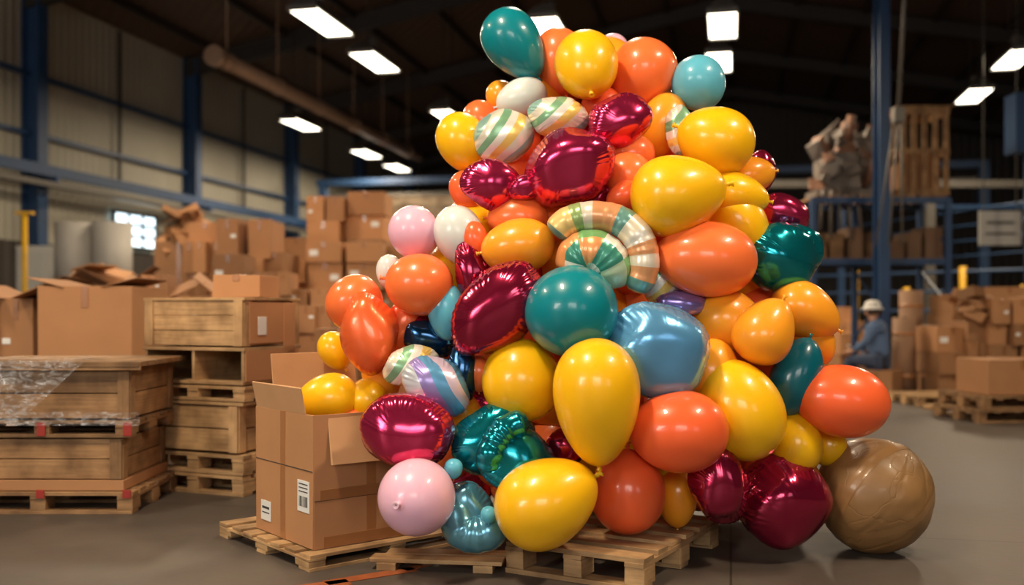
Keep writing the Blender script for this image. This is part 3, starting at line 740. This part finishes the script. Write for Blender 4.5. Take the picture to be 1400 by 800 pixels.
# ------------------------------------------------------------------ right side
q = MB(); q.box((0, 0, 4.3), (.03, .26, 8.6), 0, 1); q.box((0, -.13, 4.3), (.17, .03, 8.6), 0, 1); q.box((0, .13, 4.3), (.17, .03, 8.6), 0, 1); q.box((0, 0, .02), (.36, .36, .04), 0, 1)
put('steel_column', (q, [BLUE]), (X(1205, 15.7), 15.7, 0))
q = MB(); q.cyl((0, 0, 4.2), (.25, 0, 8.7), .03, seg=8); q.box((0, 0, 4.15), (.16, .12, .22), 0, 1)
for k in range(3): q.cyl((-.05+k*.05, 0, 4.1), (-.3+k*.2, .1, 2.2), .015, seg=6)
put('hoist_cable', (q, [GREY]), (X(1228, 15), 15.0, 0))
q = MB(); d = 16.2; xa, xb, xc_ = X(1112, d), X(1200, d), X(1296, d); cx = (xa+xc_)/2
for x in (xa, xb, xc_):
    for y in (0, 1.1): q.box((x-cx, y, 1.52), (.09, .09, 3.04), 0, 1)
    for k in range(4): q.box((x-cx, .55, .4+k*.6), (.03, 1.2, .03), 0, 1, Euler((.5*(-1)**k, 0, 0)))
for z in (2.0, 3.0):
    for y in (0, 1.1): q.box((0, y, z), (xc_-xa, .05, .1), 0, 1)
for i in range(9): q.box((-(xc_-xa)/2+.12+i*(xc_-xa-.24)/8, .55, 3.065), (.15, 1.1, .03), 1, None)
for i in range(7):   # stored cartons and parts on the lower shelf
    x = -.95+i*.32; h_ = random.uniform(.25, .6)
    q.box((x, .55, 2.06+h_/2), (random.uniform(.2, .3), .6, h_), random.choice((1, 2)), random.uniform(.5, 1))
q.box((0, .55, 2.045), (xc_-xa-.1, 1.05, .03), 1, .8)
put('pallet_rack', (q, [BLUE, WOODD, simple('stored_carton', (116, 88, 66), .8, var=.2)]), (cx, d, 0))
q = MB(); H = 1.45; W_ = .82
for i in range(5): q.box((-W_/2+.06+i*(W_-.12)/4, -.42, H/2), (.09, .02, H), 0)
for i in range(5): q.box((-W_/2+.06+i*(W_-.12)/4, .42, H/2), (.09, .02, H), 0)
for z in (.06, H/2, H-.06):
    for y in (-.4, .4): q.box((0, y, z), (W_, .03, .1), 0)
    for x in (-W_/2, W_/2): q.box((x, 0, z), (.03, .8, .1), 0)
for i in range(5): q.box((0, -.38+i*.19, H+.01), (W_+.1, .12, .02), 0)
q.box((0, 0, .4), (.6, .6, .7), 1, .8)
put('wooden_crate', (q, [WOODD, CARD]), (X(1253, 16.6), 16.7, 3.085))
MG = simple('grimy_machine_grey', (108, 98, 90), .55, metal=.2, var=.35, vscale=8, bump=.3, bscale=14); MBR = simple('rusty_brown', (120, 84, 64), .7, var=.4, vscale=9)
q = MB()
q.box((0, 0, .06), (1.15, .7, .12), 0, 1); q.box((-.1, 0, .45), (.55, .5, .6), 0, 1, None, 0, .8); q.cyl((-.5, -.05, .5), (.45, -.05, .5), .2, 0, 20)
q.cyl((.28, -.05, .5), (.36, -.05, .5), .32, 1, 24); q.cyl((-.45, -.05, .5), (-.4, -.05, .5), .3, 1, 24)
q.box((.05, .1, 1.0), (.3, .3, .6), 1, 1, Euler((0, .2, 0)), 0, .7); q.cyl((.0, 0, 1.25), (.5, 0, .75), .05, 0, 10); q.cyl((-.1, 0, 1.3), (-.6, 0, .85), .05, 0, 10); q.cyl((.05, 0, 1.0), (.1, 0, 1.4), .07, 1, 12)
q.box((.38, .05, .9), (.28, .3, .34), 0, 1, Euler((0, -.3, .2))); q.box((-.42, 0, .9), (.22, .3, .22), 1, 1, Euler((0, .4, .2)))
for i in range(26):
    q.box((random.uniform(-.55, .5), random.uniform(-.45, -.15), random.uniform(.1, 1.1)), (random.uniform(.1, .34), .05, random.uniform(.06, .3)), random.choice((0, 1, 0)), 1, Euler((random.uniform(-.5, .5), random.uniform(-1.2, 1.2), random.uniform(-.5, .5))), .02)
for k in range(5): q.cyl((-.5+k*.14, -.38, .1), (-.56+k*.17, -.42, -.55-.15*(k % 2)), .025, 0, 8)
put('winch_machine', (q, [MG, MBR, SACK]), (X(1160, 16.6), 16.75, 3.085))
# guard rails
q = MB(); p0 = Vector((4.6, 26, 0)); p1 = Vector((13, 15.5, 0)); n = 11
for i in range(n+1):
    p = p0.lerp(p1, i/n); q.cyl(p, p+Vector((0, 0, 1.7 if i % 2 else 2.1)), .07, 0, 12); q.cyl(p, p+Vector((0, 0, .03)), .15, 0, 12)
for z in (1.2, 1.6, 2.0): q.cyl(p0+Vector((0, 0, z)), p1+Vector((0, 0, z)), .03, 1, 8)
put('guard_rail', (q, [YEL, BLUE]))
q = MB()
for i in range(4): q.cyl((0, 0, 2.3+i*.3), (7, -6, 2.7+i*.42), .02, 0, 6)
for k in (0, 1): q.box((7*k, -6*k, 2.1), (.14, .14, 4.2), 0, 1)
put('overhead_cable_run', (q, [BLUE]), (X(1150, 24), 24, 0))
def s6(q, o):
    column(q, 1284, 1330, 447, 13.6, 3, .9, 0, 0, o); column(q, 1330, 1362, 440, 13.4, 4, .8, 0, 0, o); column(q, 1362, 1440, 408, 13.2, 4, 1.0, 0, 0, o, 2)
    column(q, 1300, 1350, 403, 14.8, 5, .9, 0, 0, o); column(q, 1350, 1420, 392, 15, 5, .9, 0, 0, o)
    for i in range(22): q.box((X(random.uniform(1300, 1420), 14)-o[0], random.uniform(-.3, .4), random.uniform(1.0, 1.45)), (random.uniform(.15, .4), .25, random.choice((.01, .08, .14))), 0, random.uniform(.4, 1), Euler((random.uniform(-.5, .5), random.uniform(-.5, .5), random.uniform(-1, 1))))
stack('cardboard_box_stack', (6.9, 13.8), s6)
def s7(q, o):
    column(q, 1148, 1166, 420, 21, 4, 1, 0, 0, o); column(q, 1166, 1186, 440, 20.5, 3, 1, 0, 0, o); column(q, 1150, 1180, 455, 19.5, 2, .8, 0, 0, o)
    column(q, 1060, 1145, 430, 22, 4, 1, 0, 0, o, 2)
stack('cardboard_box_stack', (7.2, 20.5), s7)
q = MB(); pallet(q, (0, 0, 0), 1.25, .9, H=.14); pallet(q, (.04, .02, .145), 1.2, .9, H=.14); put('pallet_stack', (q, [WOODD]), (X(1372, 11)+.1, 11.1, 0), .12, bevel=.003)
q = MB(); cbox(q, (0, 0, .19), (.8, .62, .38), 0, .85); put('cardboard_box', (q, CM), (X(1372, 10.9)+.1, 11.05, .29), .12, bevel=.004)
q = MB(); pallet(q, (0, 0, 0), 1.05, .8, H=.13); q.box((-.25, -.75, .03), (.7, .22, .05), 0); put('wooden_pallet', (q, [WOOD]), (X(1285, 13)-.02, 12.9, 0), .1, bevel=.003)
q = MB()
for x, r, h, y in ((-.2, .16, 1.1, 0), (.08, .17, 1.5, .45), (.2, .15, 1.0, .0)):
    q.cyl((x, y, 0), (x, y, h), r, 0, 24); q.cyl((x, y, h), (x, y, h+.01), r*.25, 1, 12)
    for zz in (.25, h-.25): q.cyl((x, y, zz), (x, y, zz+.05), r*1.015, 2, 24)
put('kraft_paper_rolls', (q, [PAPER, INK, TAPE]), (X(1255, 14.2), 14.2, 0))
q = MB(); q.box((0, 0, 0), (.75, .04, .62), 0, 1); q.box((0, -.025, .1), (.5, .01, .05), 1, 1); q.box((0, -.025, -.1), (.55, .01, .04), 1, 1)
for x in (-.3, .3): q.cyl((x, 0, .3), (x, 0, 5.6), .012, 1, 6)
put('hanging_sign', (q, [WHT, GREY]), (X(1367, 18), 18, Z(312, 18)))
q = MB(); q.box((0, 0, 0), (.6, .4, 1.0), 0, 1); q.box((0, -.21, 0), (.5, .02, .9), 0, .8)
q.cyl((0, 0, -3.7), (0, 0, -.4), .06, 0, 8); put('control_cabinet', (q, [BLUE]), (X(1405, 17), 17, Z(170, 17)))
q = MB(); q.box((0, 0, 4.0), (8, .18, .16), 0, 1); q.box((0, 0, 3.5), (8, .1, .08), 1, 1)
for x in (-3.9, 0, 3.9): q.box((x, 0, 2), (.2, .2, 4), 0, 1)
put('crane_girder', (q, [GREY, BLUE]), (X(1330, 21)-.5, 22, 0))

# ------------------------------------------------------------------ seated worker
def skinned(name, pts, edges, radii, mat, parent, root=0, sub=2):
    me = bpy.data.meshes.new(name); me.from_pydata(pts, edges, []); me.materials.append(mat)
    o = bpy.data.objects.new(name, me); COL.objects.link(o); o.parent = parent
    sk = o.modifiers.new('skin', 'SKIN'); sk.use_smooth_shade = True
    for i, r in enumerate(radii):
        me.skin_vertices[0].data[i].radius = (r, r) if not isinstance(r, tuple) else r
        me.skin_vertices[0].data[i].use_root = (i == root)
    s_ = o.modifiers.new('sub', 'SUBSURF'); s_.levels = sub; s_.render_levels = sub
    return o
JACK = simple('denim_jacket', (82, 104, 138), .85, var=.2, bump=.3); TRO = simple('navy_trousers', (56, 68, 92), .85, var=.2, bump=.3)
SKIN = simple('skin', (190, 140, 112), .55, sss=.1); HATM = simple('white_cap', (215, 212, 205), .7); HAIR = simple('brown_hair', (60, 42, 30), .7); SHOE = simple('work_boots', (50, 38, 28), .6)
W0 = empty('seated_worker', (X(1203, 14.0), 14.0, 0), math.radians(-35))
skinned('jacket', [(0, 0, .5), (-.02, 0, .68), (-.04, 0, .86), (-.05, 0, .98), (-.07, 0, 1.06), (-.04, .17, 1.0), (-.12, .24, .76), (-.32, .16, .64), (-.04, -.17, 1.0), (-.12, -.24, .76), (-.32, -.16, .64)],
        [(0, 1), (1, 2), (2, 3), (3, 4), (3, 5), (5, 6), (6, 7), (3, 8), (8, 9), (9, 10)], [(.15, .17), (.14, .16), (.14, .18), (.12, .17), .06, .08, .06, .042, .08, .06, .042], JACK, W0)
skinned('trousers', [(0, 0, .5), (-.04, .1, .5), (-.42, .13, .5), (-.40, .13, .12), (-.04, -.1, .5), (-.42, -.13, .5), (-.40, -.13, .12)],
        [(0, 1), (1, 2), (2, 3), (0, 4), (4, 5), (5, 6)], [.13, .1, .072, .055, .1, .072, .055], TRO, W0)
for sy in (-1, 1):
    skinned('boot', [(-.38, sy*.13, .06), (-.46, sy*.13, .05), (-.58, sy*.135, .04)], [(0, 1), (1, 2)], [.055, .048, .035], SHOE, W0)
    px_, py_, pz_ = -.33, sy*.155, .635
    P_ = [(px_, py_, pz_), (px_-.05, py_-sy*.01, pz_-.012), (px_-.09, py_-sy*.015, pz_-.02)]; E_ = [(0, 1), (1, 2)]; R_ = [.024, .03, .03]
    for k in range(4):
        oy = (k-1.5)*.021; L_ = (.07, .082, .076, .06)[k]; b0 = len(P_)
        P_ += [(px_-.1, py_-sy*.015+oy, pz_-.02), (px_-.1-L_*.55, py_-sy*.015+oy*1.1, pz_-.03), (px_-.1-L_*.85, py_-sy*.015+oy*1.1, pz_-.055)]; E_ += [(2, b0), (b0, b0+1), (b0+1, b0+2)]; R_ += [.01, .009, .008]
    b0 = len(P_); P_ += [(px_-.05, py_-sy*.05, pz_-.01), (px_-.085, py_-sy*.065, pz_-.02)]; E_ += [(1, b0), (b0, b0+1)]; R_ += [.011, .009]
    skinned('hand', P_, E_, R_, SKIN, W0)
q = MB(); rows = []
for i in range(25):
    p = math.pi*i/24; row = []
    for j in range(32):
        th = 2*math.pi*j/32; v = Vector((math.sin(p)*math.cos(th), math.sin(p)*math.sin(th), math.cos(p)))
        s_ = Vector((.098, .076, .115))
        if v.z < 0: s_.y *= 1+.3*v.z; s_.x *= 1+.12*v.z
        pt = Vector((v.x*s_.x, v.y*s_.y, v.z*s_.z))
        if v.x < -.8 and -.35 < v.z < .1: pt.x -= .02*max(0, 1-abs(v.y)*5)
        if v.x < -.7 and .02 < v.z < .25: pt.x += .006*max(0, 1-abs(abs(v.y)-.35)*4)
        row.append(pt)
    rows.append(row)
rows.reverse(); q.grid(rows, mat=0)
for sy in (-1, 1):
    sack(q, (0, sy*.078, 0), (.018, .008, .03), 2, 0); sack(q, (-.087, sy*.03, .018), (.008, .012, .007), 1, 1)
sack(q, (-.09, 0, -.05), (.007, .022, .006), 1, 2)
q.cyl((0, 0, -.15), (0, 0, -.05), .052, 0, 16)
sack(q, (.02, 0, .03), (.092, .082, .095), 6, 3)
put('head', (q, [SKIN, INK, simple('lips', (160, 90, 85), .5), HAIR]), (-.1, 0, 1.19), parent=W0)
q = MB(); rows = []
for r, z in ((.15, -.012), (.15, 0), (.115, .012), (.112, .05), (.1, .085), (.06, .11), (.001, .115)): rows.append([(r*math.cos(2*math.pi*j/32), r*.92*math.sin(2*math.pi*j/32), z) for j in range(32)])
q.grid(rows); put('hat', (q, [HATM]), (-.1, 0, 1.235), parent=W0)
q = MB(); cbox(q, (.02, 0, .185), (.42, .5, .37), 0, .8); put('box_seat', (q, CM), (0, 0, 0), 0, parent=W0, bevel=.004)

# ------------------------------------------------------------------ world + camera
w = bpy.data.worlds.new('world'); w.use_nodes = True; w.node_tree.nodes['Background'].inputs[0].default_value = (.5, .55, .6, 1); w.node_tree.nodes['Background'].inputs[1].default_value = .3
bpy.context.scene.world = w
cd = bpy.data.cameras.new('camera'); cam = bpy.data.objects.new('camera', cd); COL.objects.link(cam)
cd.lens = 35; cd.sensor_width = 36; cd.shift_y = 25/1400
cam.location = (0, 0, EYE); cam.rotation_euler = (math.pi/2, 0, TH)
cd.dof.use_dof = True; cd.dof.focus_distance = 4.65; cd.dof.aperture_fstop = 1.0; cd.clip_end = 200
bpy.context.scene.camera = cam
bpy.context.scene.view_settings.view_transform = 'Standard'
